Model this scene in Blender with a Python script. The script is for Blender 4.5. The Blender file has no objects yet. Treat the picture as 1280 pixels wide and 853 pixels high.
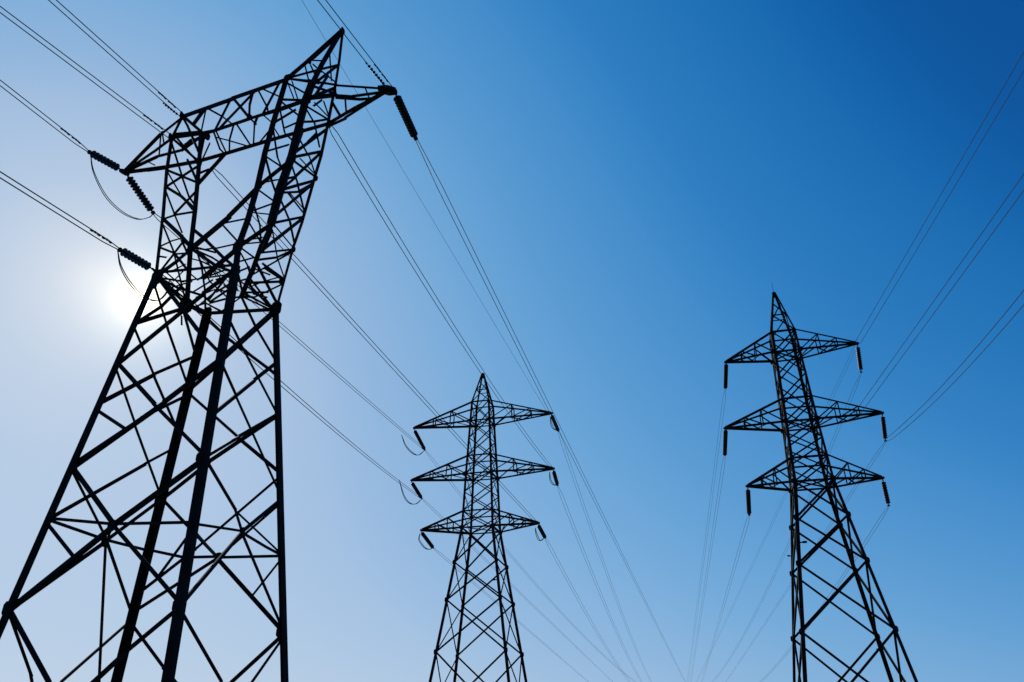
import bpy, bmesh, math
from mathutils import Vector, Matrix, Quaternion

S = bpy.context.scene
COL = S.collection
V = Vector

# ------------------------------------------------------------ camera, light
RIGHT, UPV, BACK = (0.99995, 0.004513, -0.008954), (0.010027, -0.450034, 0.892955), (-0.0, -0.893, -0.450057)
LENS = 25.6751
SUN_DIR = (-0.450421, 0.770631, 0.450831)
HAZE_DIR = (-0.498291, 0.73283, 0.463322)
cam_d = bpy.data.cameras.new('camera')
cam = bpy.data.objects.new('camera', cam_d)
COL.objects.link(cam)
cam_d.sensor_width = 36.0
cam_d.lens = LENS
cam_d.clip_start, cam_d.clip_end = 0.1, 20000.0
m = Matrix((RIGHT, UPV, BACK)).transposed().to_4x4()
m.translation = (0, 0, 1.6)
cam.matrix_world = m
S.camera = cam

sun_el = math.asin(SUN_DIR[2])
sun_az = math.atan2(SUN_DIR[0], SUN_DIR[1])
world = bpy.data.worlds.new('World')
S.world = world
world.use_nodes = True
wn, wl = world.node_tree.nodes, world.node_tree.links
wn.clear()
w_out = wn.new('ShaderNodeOutputWorld')
bg = wn.new('ShaderNodeBackground')
sky = wn.new('ShaderNodeTexSky')
sky.sky_type = 'NISHITA'
sky.sun_disc = False
sky.sun_elevation = sun_el
sky.sun_rotation = sun_az
sky.altitude = 0.0
sky.air_density = 1.0
sky.dust_density = 0.0
sky.ozone_density = 2.0
bg.inputs['Strength'].default_value = 0.1

def math_node(op, a, b=None):
    n = wn.new('ShaderNodeMath')
    n.operation = op
    for i, x in enumerate((a, b)):
        if x is None:
            continue
        if hasattr(x, 'is_linked'):
            wl.new(x, n.inputs[i])
        else:
            n.inputs[i].default_value = x
    return n.outputs[0]

# the bright aureole round the sun, by angle from the sun's direction
tc = wn.new('ShaderNodeTexCoord')
dot = wn.new('ShaderNodeVectorMath')
dot.operation = 'DOT_PRODUCT'
wl.new(tc.outputs['Generated'], dot.inputs[0])
dot.inputs[1].default_value = SUN_DIR
ang = math_node('ARCCOSINE', math_node('MINIMUM', dot.outputs['Value'], 0.999999))
dot2 = wn.new('ShaderNodeVectorMath')      # the brightest haze lies a little to the left of the sun
dot2.operation = 'DOT_PRODUCT'
wl.new(tc.outputs['Generated'], dot2.inputs[0])
dot2.inputs[1].default_value = HAZE_DIR
haze_ang = math_node('ARCCOSINE', math_node('MINIMUM', dot2.outputs['Value'], 0.999999))
# how much scattered light lies along each direction: more towards the sun, more towards the horizon
sep = wn.new('ShaderNodeSeparateXYZ')
wl.new(tc.outputs['Generated'], sep.inputs[0])
elev = math_node('ARCSINE', math_node('MINIMUM', math_node('MAXIMUM', sep.outputs['Z'], 0.0), 0.9999))

def falloff(x, width, scale):
    return math_node('MULTIPLY', math_node('EXPONENT', math_node('DIVIDE', x, -width)), scale)

low = math_node('EXPONENT', math_node('DIVIDE', elev, -0.4))
low = math_node('MULTIPLY', low, math_node('ADD', falloff(haze_ang, 3.0, 0.70), 0.35))
q = math_node('ADD', math_node('ADD', falloff(haze_ang, 0.2, 0.56), falloff(haze_ang, 1.3, 1.7142)), math_node('ADD', low, -0.735))
s = math_node('DIVIDE', math_node('SUBTRACT', 1.0, math_node('EXPONENT', math_node('MULTIPLY', q, -1.0))), 0.98)
ramp = wn.new('ShaderNodeValToRGB')
ramp.color_ramp.interpolation = 'B_SPLINE'
STOPS = [(0.0, (0.0, 0.045, 0.220)), (0.16, (0.0, 0.092, 0.356)), (0.227, (0.004, 0.142, 0.443)), (0.338, (0.026, 0.215, 0.550)),
         (0.395, (0.050, 0.257, 0.592)), (0.484, (0.104, 0.331, 0.650)), (0.551, (0.163, 0.391, 0.690)), (0.60, (0.222, 0.430, 0.708)),
         (0.65, (0.288, 0.472, 0.722)), (0.69, (0.350, 0.510, 0.742)), (0.774, (0.492, 0.615, 0.780)), (0.817, (0.578, 0.672, 0.803)),
         (0.862, (0.680, 0.732, 0.815)), (0.92, (0.86, 0.86, 0.89)), (1.0, (1.05, 1.0, 0.98))]
while len(ramp.color_ramp.elements) < len(STOPS):
    ramp.color_ramp.elements.new(0.5)
for e, (pos, c) in zip(ramp.color_ramp.elements, STOPS):
    e.position = pos
for e, (pos, c) in zip(ramp.color_ramp.elements, STOPS):
    e.color = (*c, 1.0)
wl.new(s, ramp.inputs['Fac'])

def vec(op, a, b=None, scale=None):
    n = wn.new('ShaderNodeVectorMath')
    n.operation = op
    wl.new(a, n.inputs[0])
    if b is not None:
        if hasattr(b, 'is_linked'):
            wl.new(b, n.inputs[1])
        else:
            n.inputs[1].default_value = b
    if scale is not None:
        if hasattr(scale, 'is_linked'):
            wl.new(scale, n.inputs['Scale'])
        else:
            n.inputs['Scale'].default_value = scale
    return n.outputs[0]

core = math_node('EXPONENT', math_node('MULTIPLY', math_node('POWER', math_node('DIVIDE', ang, 0.042), 1.3), -1.0))
burn = math_node('EXPONENT', math_node('MULTIPLY', math_node('POWER', math_node('DIVIDE', ang, 0.015), 2.0), -1.0))
core = math_node('ADD', core, math_node('MULTIPLY', burn, 4.0))
disc = wn.new('ShaderNodeCombineXYZ')
for i, c in enumerate((0.76, 0.67, 0.47)):
    wl.new(math_node('MULTIPLY', core, c * 10), disc.inputs[i])
total = vec('ADD', vec('SCALE', ramp.outputs['Color'], scale=9.6), vec('SCALE', sky.outputs['Color'], scale=0.05))
total = vec('ADD', total, disc.outputs[0])
wl.new(total, bg.inputs['Color'])
wl.new(bg.outputs['Background'], w_out.inputs['Surface'])

sun_d = bpy.data.lights.new('sun', 'SUN')
sun_d.energy = 3.0
sun_d.angle = math.radians(0.53)
sun_d.color = (1.0, 0.95, 0.86)
sun = bpy.data.objects.new('sun', sun_d)
COL.objects.link(sun)
sun.location = (-20, 30, 40)
sun.rotation_euler = V(SUN_DIR).to_track_quat('Z', 'Y').to_euler()

S.view_settings.view_transform = 'Standard'
S.view_settings.look = 'None'
S.view_settings.exposure = 0.0
S.view_settings.gamma = 1.0
S.view_settings.use_curve_mapping = False

# ------------------------------------------------------------ materials
def material(name, col_a, col_b, scale, rough, metallic=0.0, bump=0.0, spec=0.3):
    mt = bpy.data.materials.new(name)
    mt.use_nodes = True
    nt = mt.node_tree
    p = nt.nodes['Principled BSDF']
    tcn = nt.nodes.new('ShaderNodeTexCoord')
    noi = nt.nodes.new('ShaderNodeTexNoise')
    noi.inputs['Scale'].default_value = scale
    noi.inputs['Detail'].default_value = 6.0
    nt.links.new(tcn.outputs['Object'], noi.inputs['Vector'])
    ramp = nt.nodes.new('ShaderNodeValToRGB')
    ramp.color_ramp.elements[0].position = 0.35
    ramp.color_ramp.elements[1].position = 0.7
    ramp.color_ramp.elements[0].color = (*col_a, 1)
    ramp.color_ramp.elements[1].color = (*col_b, 1)
    nt.links.new(noi.outputs['Fac'], ramp.inputs['Fac'])
    nt.links.new(ramp.outputs['Color'], p.inputs['Base Color'])
    p.inputs['Roughness'].default_value = rough
    p.inputs['Metallic'].default_value = metallic
    p.inputs['Specular IOR Level'].default_value = spec
    if bump:
        b = nt.nodes.new('ShaderNodeBump')
        b.inputs['Strength'].default_value = bump
        nt.links.new(noi.outputs['Fac'], b.inputs['Height'])
        nt.links.new(b.outputs['Normal'], p.inputs['Normal'])
    return mt

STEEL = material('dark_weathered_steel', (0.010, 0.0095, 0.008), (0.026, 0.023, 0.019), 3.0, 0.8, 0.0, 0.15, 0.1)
PORCELAIN = material('brown_glazed_porcelain', (0.012, 0.009, 0.008), (0.02, 0.014, 0.012), 9.0, 0.45, 0.0, 0.0, 0.25)
CABLE = material('dull_aluminium_cable', (0.03, 0.032, 0.035), (0.05, 0.05, 0.052), 6.0, 0.7, 0.0, 0.0, 0.2)
CONCRETE = material('grey_concrete', (0.22, 0.21, 0.2), (0.34, 0.33, 0.31), 5.0, 0.9, 0.0, 0.3)
GRASS = material('dry_grass', (0.05, 0.065, 0.025), (0.12, 0.11, 0.05), 0.4, 0.95, 0.0, 0.6)

# ------------------------------------------------------------ helpers
def link_mesh(name, bm, mat, parent=None):
    me = bpy.data.meshes.new(name)
    bmesh.ops.recalc_face_normals(bm, faces=bm.faces[:])
    bm.to_mesh(me)
    bm.free()
    me.materials.append(mat)
    o = bpy.data.objects.new(name, me)
    COL.objects.link(o)
    if parent:
        o.parent = parent
    return o

def thing(name, label, cat, loc, rotz=0.0, group=None):
    o = bpy.data.objects.new(name, None)
    COL.objects.link(o)
    o.empty_display_size = 0.3
    o.location = loc
    o.rotation_euler = (0, 0, rotz)
    o['label'] = label
    o['category'] = cat
    if group:
        o['group'] = group
    return o

def angle_iron(bm, a, b, w, out, corner):
    """One L-section bar from a to b; `out` points away from the tower."""
    a, b = V(a), V(b)
    t = (b - a)
    if t.length < 1e-4:
        return
    t.normalize()
    n = V(out) - t * t.dot(V(out))
    if n.length < 1e-3:
        n = t.orthogonal()
    n.normalize()
    s = t.cross(n).normalized()
    if corner:                       # heel of the angle on the outside
        f1, f2 = (s - n).normalized(), (-s - n).normalized()
        fl = w / 1.35
        o = n * (fl * 0.35)
    else:                            # one flange flat on the face
        f1, f2 = s, -n
        fl = w
        o = -s * (w / 2)
    th = max(0.12 * fl, 0.006)
    prof = [V((0, 0, 0)), f1 * fl, f1 * fl + f2 * th, f1 * th + f2 * th, f1 * th + f2 * (fl * 0.8), f2 * (fl * 0.8)]
    va = [bm.verts.new(a + o + p) for p in prof]
    vb = [bm.verts.new(b + o + p) for p in prof]
    for i in range(6):
        j = (i + 1) % 6
        bm.faces.new((va[i], va[j], vb[j], vb[i]))
    bm.faces.new(va)
    bm.faces.new(vb[::-1])

def member(name, parent, pts, w, corner=False, out=None, mat=None):
    bm = bmesh.new()
    for a, b in zip(pts[:-1], pts[1:]):
        mid = (V(a) + V(b)) / 2
        o = out or V((mid.x, mid.y, 0))
        if V(o).length < 0.05:
            o = V((0, -1, 0.2))
        t = (V(b) - V(a)).normalized()
        e = w * 0.25 if len(pts) > 2 else 0.0     # lap the pieces at a splice
        angle_iron(bm, V(a) - t * e, V(b) + t * e, w, o, corner)
    return link_mesh(name, bm, mat or STEEL, parent)

def plate(parent, c, r, normal, name='gusset_plate', squash=0.8):
    """Clipped-corner steel plate bolted over a joint."""
    n = V(normal).normalized()
    up = V((0, 0, 1)) - n * n.z
    up = up.normalized() if up.length > 0.1 else V((1, 0, 0))
    s = up.cross(n)
    ring = [(-1, -0.55), (-0.55, -1), (0.55, -1), (1, -0.55), (1, 0.55), (0.55, 1), (-0.55, 1), (-1, 0.55)]
    bm = bmesh.new()
    th = 0.012
    lo = [bm.verts.new(V(c) + s * (x * r * squash) + up * (y * r) - n * th) for x, y in ring]
    hi = [bm.verts.new(V(c) + s * (x * r * squash) + up * (y * r) + n * th) for x, y in ring]
    for i in range(8):
        j = (i + 1) % 8
        bm.faces.new((lo[i], lo[j], hi[j], hi[i]))
    bm.faces.new(lo[::-1])
    bm.faces.new(hi)
    return link_mesh(name, bm, STEEL, parent)

def tube(bm, pts, r, seg=6):
    pts = [V(p) for p in pts]
    rings = []
    for i, p in enumerate(pts):
        t = (pts[min(i + 1, len(pts) - 1)] - pts[max(i - 1, 0)]).normalized()
        s = t.cross(V((0, 0, 1)))
        s = s.normalized() if s.length > 0.02 else V((1, 0, 0))
        u = s.cross(t)
        rings.append([bm.verts.new(p + s * (r * math.cos(k * 2 * math.pi / seg)) + u * (r * math.sin(k * 2 * math.pi / seg))) for k in range(seg)])
    for a, b in zip(rings[:-1], rings[1:]):
        for k in range(seg):
            j = (k + 1) % seg
            bm.faces.new((a[k], a[j], b[j], b[k]))
    bm.faces.new(rings[0][::-1])
    bm.faces.new(rings[-1])

def lathe(bm, prof, seg=10):
    """prof: (radius, z) from one end to the other."""
    rings = [[bm.verts.new((r * math.cos(k * 2 * math.pi / seg), r * math.sin(k * 2 * math.pi / seg), z)) for k in range(seg)] for r, z in prof]
    for a, b in zip(rings[:-1], rings[1:]):
        for k in range(seg):
            j = (k + 1) % seg
            bm.faces.new((a[k], a[j], b[j], b[k]))
    bm.faces.new(rings[0][::-1])
    bm.faces.new(rings[-1])

def footing(parent, c, r=0.45):
    bm = bmesh.new()
    lathe(bm, [(r, -0.4), (r, 0.18), (r * 0.9, 0.24)], 12)
    o = link_mesh('concrete_footing', bm, CONCRETE, parent)
    o.location = c
    return o

# ------------------------------------------------------------ ground
bm = bmesh.new()
N = 24
grid = [[bm.verts.new(((i / N - 0.5) * 12000, (j / N - 0.5) * 12000, 0)) for j in range(N + 1)] for i in range(N + 1)]
for i in range(N):
    for j in range(N):
        bm.faces.new((grid[i][j], grid[i + 1][j], grid[i + 1][j + 1], grid[i][j + 1]))
ground = link_mesh('ground', bm, GRASS)
ground['kind'] = 'structure'

# ------------------------------------------------------------ near pylon
# every bar of the near pylon in its own frame: x along the arms, y along the line, z up
T1_BASE, T1_ROT = (-8.437, 18.134, 0.0), -0.32289
T1_MEMBERS = [
    ('leg', 0.267, [(-1.055, -1.323, 12.461), (-1.727, -2.351, 3.5), (-1.991, -2.752, 0.0)]),
    ('leg', 0.283, [(-1.271, 1.007, 12.472), (-2.627, 1.882, 2.311), (-2.942, 2.08, 0.0)]),
    ('leg', 0.252, [(1.378, -0.999, 12.398), (2.484, -1.921, 2.123), (2.711, -2.113, 0.0)]),
    ('leg', 0.336, [(1.011, 1.332, 12.326), (2.054, 2.527, 2.243), (2.276, 2.792, 0.0)]),
    ('post', 0.146, [(-2.632, -0.63, 18.477), (-2.324, -0.778, 17.003), (-1.617, -1.085, 14.693), (-1.055, -1.323, 12.461)]),
    ('post', 0.17, [(-2.814, 0.63, 19.762), (-2.595, 0.63, 18.476), (-2.388, 0.721, 16.493), (-2.263, 0.782, 14.888), (-2.015, 0.891, 12.832), (-1.271, 1.007, 12.472)]),
    ('post', 0.121, [(-1.445, -0.613, 18.37), (-1.055, -0.791, 16.733), (-0.574, -0.992, 14.819), (-0.248, -1.128, 13.28)]),
    ('post', 0.106, [(-2.387, -0.63, 19.341), (-2.632, -0.63, 18.477)]),
    ('post', 0.111, [(-2.631, 0.63, 19.706), (-2.595, 0.63, 18.476)]),
    ('post', 0.177, [(1.63, -0.63, 19.621), (1.545, -0.63, 18.825), (1.457, -0.661, 17.862), (1.422, -0.747, 16.53), (1.44, -0.819, 15.269), (1.39, -0.896, 14.032), (1.292, -0.963, 13.117), (1.378, -0.999, 12.398)]),
    ('post', 0.272, [(2.668, -0.63, 19.09), (2.527, -0.63, 18.433), (2.421, -0.732, 16.102), (2.247, -0.78, 14.967), (2.187, -0.832, 13.745)]),
    ('brace', 0.111, [(2.187, -0.832, 13.745), (1.296, -0.964, 13.088)]),
    ('post', 0.252, [(1.508, 0.63, 18.62), (1.255, 0.686, 17.594), (0.686, 0.943, 15.321), (0.371, 1.003, 14.571), (0.136, 1.072, 13.708), (-0.131, 1.12, 12.904)]),
    ('post', 0.139, [(2.573, 0.63, 20.291), (2.492, 0.63, 18.658), (2.328, 0.72, 17.379), (2.119, 0.828, 16.652), (1.729, 1.028, 15.157), (1.445, 1.129, 14.275), (1.011, 1.332, 12.326)]),
    ('post', 0.181, [(3.004, 0.0, 21.973), (2.653, -0.315, 20.179), (2.668, -0.63, 19.09)]),
    ('post', 0.12, [(3.04, 0.0, 21.921), (2.827, 0.315, 21.059), (2.573, 0.63, 20.291)]),
    ('post', 0.131, [(2.972, -0.0, 21.985), (2.143, -0.378, 20.512), (1.63, -0.63, 19.621)]),
    ('brace', 0.095, [(2.985, -0.017, 21.875), (2.269, -0.252, 20.78), (2.089, -0.404, 20.419)]),
    ('brace', 0.078, [(1.666, -0.612, 19.684), (2.564, -0.441, 19.869), (2.77, 0.385, 20.887)]),
    ('brace', 0.067, [(1.666, -0.612, 19.684), (2.666, -0.578, 19.269)]),
    ('brace', 0.067, [(2.049, -0.424, 20.348), (2.468, -0.63, 19.296), (2.615, -0.63, 18.842)]),
    ('brace', 0.067, [(2.278, -0.441, 20.255), (2.663, -0.523, 19.46)]),
    ('brace', 0.062, [(2.17, -0.366, 20.561), (2.705, -0.269, 20.443)]),
    ('brace', 0.063, [(2.315, -0.378, 20.342), (2.703, -0.378, 19.848), (2.592, 0.606, 20.35)]),
    ('brace', 0.077, [(2.651, -0.63, 19.013), (2.77, 0.385, 20.887)]),
    ('brace', 0.064, [(2.784, -0.197, 20.851), (2.397, 0.63, 20.498)]),
    ('brace', 0.077, [(1.666, -0.612, 19.684), (2.843, -0.63, 19.064), (2.573, 0.63, 20.282)]),
    ('chord', 0.087, [(2.779, -0.63, 19.12), (3.347, -0.378, 19.037), (4.81, 0.0, 18.772)]),
    ('chord', 0.112, [(2.568, -0.63, 18.552), (3.306, -0.252, 18.734), (3.659, -0.126, 18.702), (4.821, -0.0, 18.635)]),
    ('chord', 0.138, [(2.501, 0.63, 18.587), (3.727, 0.315, 18.624), (4.346, 0.126, 18.546), (4.989, 0.0, 18.578)]),
    ('chord', 0.101, [(2.513, 0.63, 18.481), (3.325, 0.37, 18.332), (4.125, 0.189, 18.444), (4.938, -0.0, 18.528)]),
    ('chord', 0.077, [(2.586, 0.63, 20.177), (2.672, 0.63, 19.682), (3.824, 0.252, 18.872), (4.409, 0.063, 18.533)]),
    ('brace', 0.077, [(3.326, 0.189, 19.045), (3.276, 0.431, 18.61)]),
    ('brace', 0.094, [(2.537, 0.63, 19.559), (3.061, 0.486, 18.604)]),
    ('brace', 0.06, [(4.227, -0.151, 18.878), (4.275, 0.106, 18.611)]),
    ('tipplate', 0.344, [(4.645, 0.0, 18.761), (5.24, -0.0, 18.493)]),
    ('brace', 0.077, [(2.531, -0.63, 18.452), (2.547, 0.63, 19.769)]),
    ('brace', 0.061, [(2.674, -0.576, 18.578), (2.554, 0.63, 19.899)]),
    ('brace', 0.093, [(2.644, -0.63, 18.98), (2.554, 0.63, 19.908)]),
    ('brace', 0.077, [(2.742, -0.541, 18.595), (2.424, 0.378, 20.53)]),
    ('brace', 0.076, [(2.516, -0.641, 18.185), (2.497, 0.63, 18.754)]),
    ('brace', 0.061, [(2.84, -0.629, 18.199), (2.501, 0.63, 18.844)]),
    ('brace', 0.06, [(2.809, -0.641, 18.067), (2.409, 0.252, 19.305)]),
    ('brace', 0.063, [(2.427, 0.315, 19.324), (2.503, 0.63, 18.871)]),
    ('brace', 0.075, [(2.513, -0.644, 18.118), (2.566, -0.132, 17.889), (2.395, 0.489, 17.528)]),
    ('brace', 0.075, [(2.485, -0.67, 17.514), (2.42, 0.0, 18.151), (2.499, 0.63, 18.797)]),
    ('brace', 0.099, [(2.46, 0.648, 18.407), (2.428, -0.725, 16.265)]),
    ('brace', 0.066, [(2.322, 0.324, 18.002), (2.363, -0.121, 17.217)]),
    ('brace', 0.073, [(2.459, -0.695, 16.948), (2.31, 0.118, 16.891)]),
    ('brace', 0.094, [(2.421, -0.732, 16.111), (2.35, 0.708, 17.553)]),
    ('brace', 0.1, [(1.545, -0.63, 18.825), (2.534, -0.63, 18.465)]),
    ('brace', 0.075, [(1.619, -0.63, 19.52), (2.571, -0.63, 18.637)]),
    ('brace', 0.061, [(1.625, -0.63, 19.571), (2.0, -0.63, 18.708)]),
    ('brace', 0.06, [(1.828, -0.63, 19.483), (2.233, -0.625, 18.411)]),
    ('brace', 0.074, [(1.536, -0.633, 18.728), (2.493, -0.663, 17.681)]),
    ('brace', 0.074, [(1.455, -0.665, 17.804), (2.17, -0.634, 18.15)]),
    ('brace', 0.058, [(1.918, -0.693, 17.432), (2.488, -0.667, 17.579)]),
    ('brace', 0.073, [(1.552, -0.615, 18.359), (1.956, -0.702, 17.222), (2.447, -0.707, 16.668)]),
    ('brace', 0.071, [(1.451, -0.676, 17.633), (1.888, -0.747, 16.243), (2.311, -0.762, 15.382)]),
    ('brace', 0.072, [(1.424, -0.741, 16.618), (2.192, -0.72, 16.667)]),
    ('brace', 0.059, [(1.452, -0.674, 17.662), (1.774, -0.707, 17.146)]),
    ('brace', 0.071, [(1.423, -0.751, 16.453), (1.998, -0.756, 15.933), (2.34, -0.754, 15.572)]),
    ('brace', 0.084, [(1.423, -0.751, 16.453), (1.874, -0.79, 15.32), (2.226, -0.798, 14.546)]),
    ('brace', 0.115, [(2.412, -0.734, 16.044), (1.446, -0.82, 15.236), (0.701, -0.941, 14.281), (-0.248, -1.128, 13.28)]),
    ('brace', 0.061, [(1.439, -0.814, 15.352), (1.999, -0.781, 15.351), (2.301, -0.765, 15.318)]),
    ('brace', 0.069, [(1.435, -0.827, 15.142), (2.221, -0.803, 14.432)]),
    ('brace', 0.055, [(1.401, -0.879, 14.308), (2.224, -0.8, 14.502)]),
    ('brace', 0.054, [(1.4, -0.881, 14.278), (2.201, -0.82, 14.036)]),
    ('brace', 0.059, [(1.414, -0.859, 14.633), (1.799, -0.872, 13.73), (1.923, -0.884, 13.209)]),
    ('brace', 0.06, [(0.609, -0.969, 14.033), (1.391, -0.894, 14.065)]),
    ('brace', 0.059, [(0.571, -0.977, 13.982), (1.298, -0.959, 13.174)]),
    ('brace', 0.053, [(0.537, -1.051, 13.125), (1.301, -0.957, 13.202)]),
    ('brace', 0.059, [(1.383, -0.901, 13.967), (1.939, -0.886, 13.125)]),
    ('brace', 0.053, [(1.309, -0.952, 13.273), (1.956, -0.877, 13.286)]),
    ('brace', 0.053, [(1.297, -0.96, 13.164), (1.939, -0.886, 13.125)]),
    ('brace', 0.066, [(1.296, -0.965, 13.083), (1.875, -0.92, 12.596)]),
    ('brace', 0.052, [(1.361, -0.992, 12.542), (1.845, -0.922, 12.626)]),
    ('brace', 0.052, [(1.309, -0.97, 12.975), (1.679, -0.957, 12.41), (1.817, -0.968, 12.12)]),
    ('brace', 0.073, [(2.301, -0.765, 15.318), (2.113, -0.078, 15.983), (2.347, 0.71, 17.524)]),
    ('brace', 0.093, [(2.409, -0.735, 16.027), (2.126, 0.824, 16.677)]),
    ('brace', 0.058, [(2.706, -0.724, 15.967), (2.142, 0.816, 16.733)]),
    ('brace', 0.06, [(2.356, 0.043, 16.911), (2.141, 0.816, 16.73)]),
    ('brace', 0.081, [(2.393, -0.74, 15.917), (2.296, -0.142, 15.583), (1.812, 0.986, 15.473)]),
    ('brace', 0.092, [(2.245, -0.782, 14.92), (2.091, 0.842, 16.545)]),
    ('brace', 0.072, [(2.24, -0.786, 14.821), (2.288, -0.046, 15.389), (2.063, 0.857, 16.437)]),
    ('brace', 0.071, [(2.197, -0.823, 13.958), (2.063, 0.857, 16.438)]),
    ('brace', 0.072, [(2.483, -0.77, 14.77), (1.798, 0.993, 15.42)]),
    ('brace', 0.051, [(2.566, -0.765, 14.724), (1.826, 0.978, 15.527)]),
    ('brace', 0.085, [(2.233, -0.792, 14.684), (2.08, 0.077, 14.364), (1.512, 1.105, 14.482)]),
    ('brace', 0.079, [(2.187, -0.832, 13.745), (1.776, 1.004, 15.339)]),
    ('brace', 0.07, [(2.246, -0.781, 14.941), (2.141, -0.077, 15.976)]),
    ('brace', 0.084, [(2.102, -0.877, 12.883), (1.763, 1.011, 15.287)]),
    ('brace', 0.056, [(2.187, -0.832, 13.745), (1.462, 1.123, 14.328)]),
    ('brace', 0.055, [(2.232, -0.838, 13.488), (1.858, -0.006, 13.19), (1.236, 1.227, 13.337)]),
    ('brace', 0.079, [(2.207, -0.84, 13.492), (2.055, -0.889, 12.756)]),
    ('brace', 0.074, [(0.306, 1.022, 14.333), (1.445, 1.129, 14.273)]),
    ('brace', 0.089, [(0.241, 1.041, 14.095), (0.944, 1.109, 14.081), (1.433, 1.134, 14.222)]),
    ('brace', 0.074, [(0.094, 1.08, 13.581), (0.952, 1.123, 13.971), (1.421, 1.14, 14.166)]),
    ('brace', 0.059, [(0.438, 1.074, 13.965), (1.23, 1.229, 13.31)]),
    ('brace', 0.073, [(0.226, 1.046, 14.038), (0.595, 1.156, 13.374), (1.058, 1.31, 12.538)]),
    ('brace', 0.088, [(0.016, 1.094, 13.346), (1.213, 1.238, 13.231)]),
    ('brace', 0.073, [(-0.126, 1.119, 12.918), (0.271, 1.178, 12.828), (1.196, 1.246, 13.156)]),
    ('brace', 0.058, [(0.014, 1.094, 13.341), (0.916, 1.316, 12.357)]),
    ('brace', 0.052, [(0.068, 1.084, 13.504), (0.946, 1.32, 12.355)]),
    ('brace', 0.058, [(-0.131, 1.12, 12.904), (0.827, 1.303, 12.362)]),
    ('brace', 0.073, [(0.505, 1.097, 13.819), (1.223, 1.233, 13.279)]),
    ('chord', 0.088, [(-1.049, -1.315, 12.517), (-0.338, -1.222, 12.501), (1.365, -0.996, 12.454)]),
    ('chord', 0.121, [(-1.271, 1.007, 12.472), (1.009, 1.329, 12.352)]),
    ('chord', 0.118, [(-0.967, -1.325, 12.338), (-1.695, 0.476, 12.661), (-1.271, 1.007, 12.472)]),
    ('chord', 0.069, [(-0.745, -1.312, 12.171), (-1.663, 0.478, 12.767)]),
    ('chord', 0.081, [(1.409, -0.998, 12.366), (0.491, 0.416, 12.557), (1.009, 1.329, 12.352)]),
    ('brace', 0.06, [(-0.967, -1.325, 12.338), (-1.278, -0.157, 12.945), (-1.1, -0.02, 13.043), (1.405, -1.022, 12.147)]),
    ('brace', 0.086, [(-0.967, -1.325, 12.338), (-1.814, 0.232, 13.052), (-1.185, 0.65, 12.88), (-1.223, 0.987, 12.874)]),
    ('brace', 0.092, [(-0.248, -1.128, 13.28), (0.681, -1.081, 12.549), (1.403, -1.02, 12.164)]),
    ('brace', 0.092, [(-1.599, -1.093, 14.622), (-0.7, -1.122, 13.77), (-0.253, -1.126, 13.301)]),
    ('brace', 0.094, [(-0.403, -1.064, 14.01), (0.132, -1.06, 13.535), (0.891, -1.037, 12.765), (1.385, -1.005, 12.334)]),
    ('brace', 0.11, [(1.297, -0.965, 13.073), (0.702, -1.085, 12.465), (0.449, -1.149, 12.172)]),
    ('brace', 0.066, [(-1.978, 0.807, 14.779), (-1.697, 0.861, 14.147), (-1.453, 0.932, 13.317), (-1.304, 1.002, 12.488)]),
    ('brace', 0.074, [(-1.282, 0.978, 12.908), (-0.687, 0.985, 13.742)]),
    ('brace', 0.074, [(-1.219, 0.99, 12.846), (-0.621, 1.035, 13.208)]),
    ('brace', 0.073, [(-1.188, 0.996, 12.815), (-0.689, 1.052, 12.891), (-0.131, 1.12, 12.904)]),
    ('brace', 0.059, [(-0.264, -1.121, 13.357), (0.624, -1.054, 12.971)]),
    ('brace', 0.058, [(-0.039, -1.116, 13.16), (0.542, -1.077, 12.817), (1.024, -1.041, 12.463)]),
    ('brace', 0.054, [(-0.248, -1.128, 13.28), (0.237, -1.085, 13.144), (0.555, -1.047, 13.15)]),
    ('brace', 0.053, [(0.387, -1.126, 12.481), (0.657, -1.09, 12.474)]),
    ('brace', 0.059, [(-1.804, 0.924, 12.73), (-1.352, 0.974, 12.835), (-0.726, 1.084, 12.443)]),
    ('brace', 0.059, [(-0.808, 0.999, 13.398), (-0.559, 1.047, 13.146)]),
    ('brace', 0.065, [(-1.958, 0.9, 12.804), (-1.282, 1.014, 12.393)]),
    ('brace', 0.059, [(-1.144, 1.009, 12.701), (-0.685, 1.09, 12.441)]),
    ('brace', 0.056, [(-0.175, -0.022, 12.851), (-0.023, 0.221, 13.098), (0.323, 0.268, 12.862)]),
    ('brace', 0.06, [(-2.16, 0.827, 14.037), (-1.764, 0.878, 13.698), (-1.376, 0.905, 13.898)]),
    ('brace', 0.061, [(-2.222, 0.8, 14.552), (-1.732, 0.847, 14.356), (-0.924, 0.952, 13.86)]),
    ('brace', 0.056, [(1.402, -1.019, 12.176), (0.667, 0.295, 13.302), (0.099, 1.079, 13.596)]),
    ('brace', 0.054, [(1.437, -1.048, 11.85), (0.463, 0.611, 13.141)]),
    ('brace', 0.05, [(-0.781, -1.28, 12.511), (-1.497, 0.383, 12.906)]),
    ('brace', 0.049, [(-1.948, -0.013, 12.913), (0.151, -1.202, 12.05)]),
    ('brace', 0.049, [(0.635, -1.093, 12.474), (0.268, 0.036, 12.497)]),
    ('brace', 0.054, [(1.417, -1.032, 12.035), (0.901, 0.713, 12.451)]),
    ('brace', 0.049, [(-0.584, 0.499, 12.817), (1.432, -1.044, 11.9)]),
    ('brace', 0.052, [(-1.589, 0.595, 13.042), (-0.28, -0.035, 12.865)]),
    ('brace', 0.058, [(-0.824, 1.07, 12.448), (0.258, 0.621, 12.526)]),
    ('brace', 0.051, [(0.522, 0.47, 12.545), (0.894, 1.031, 12.792)]),
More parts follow.
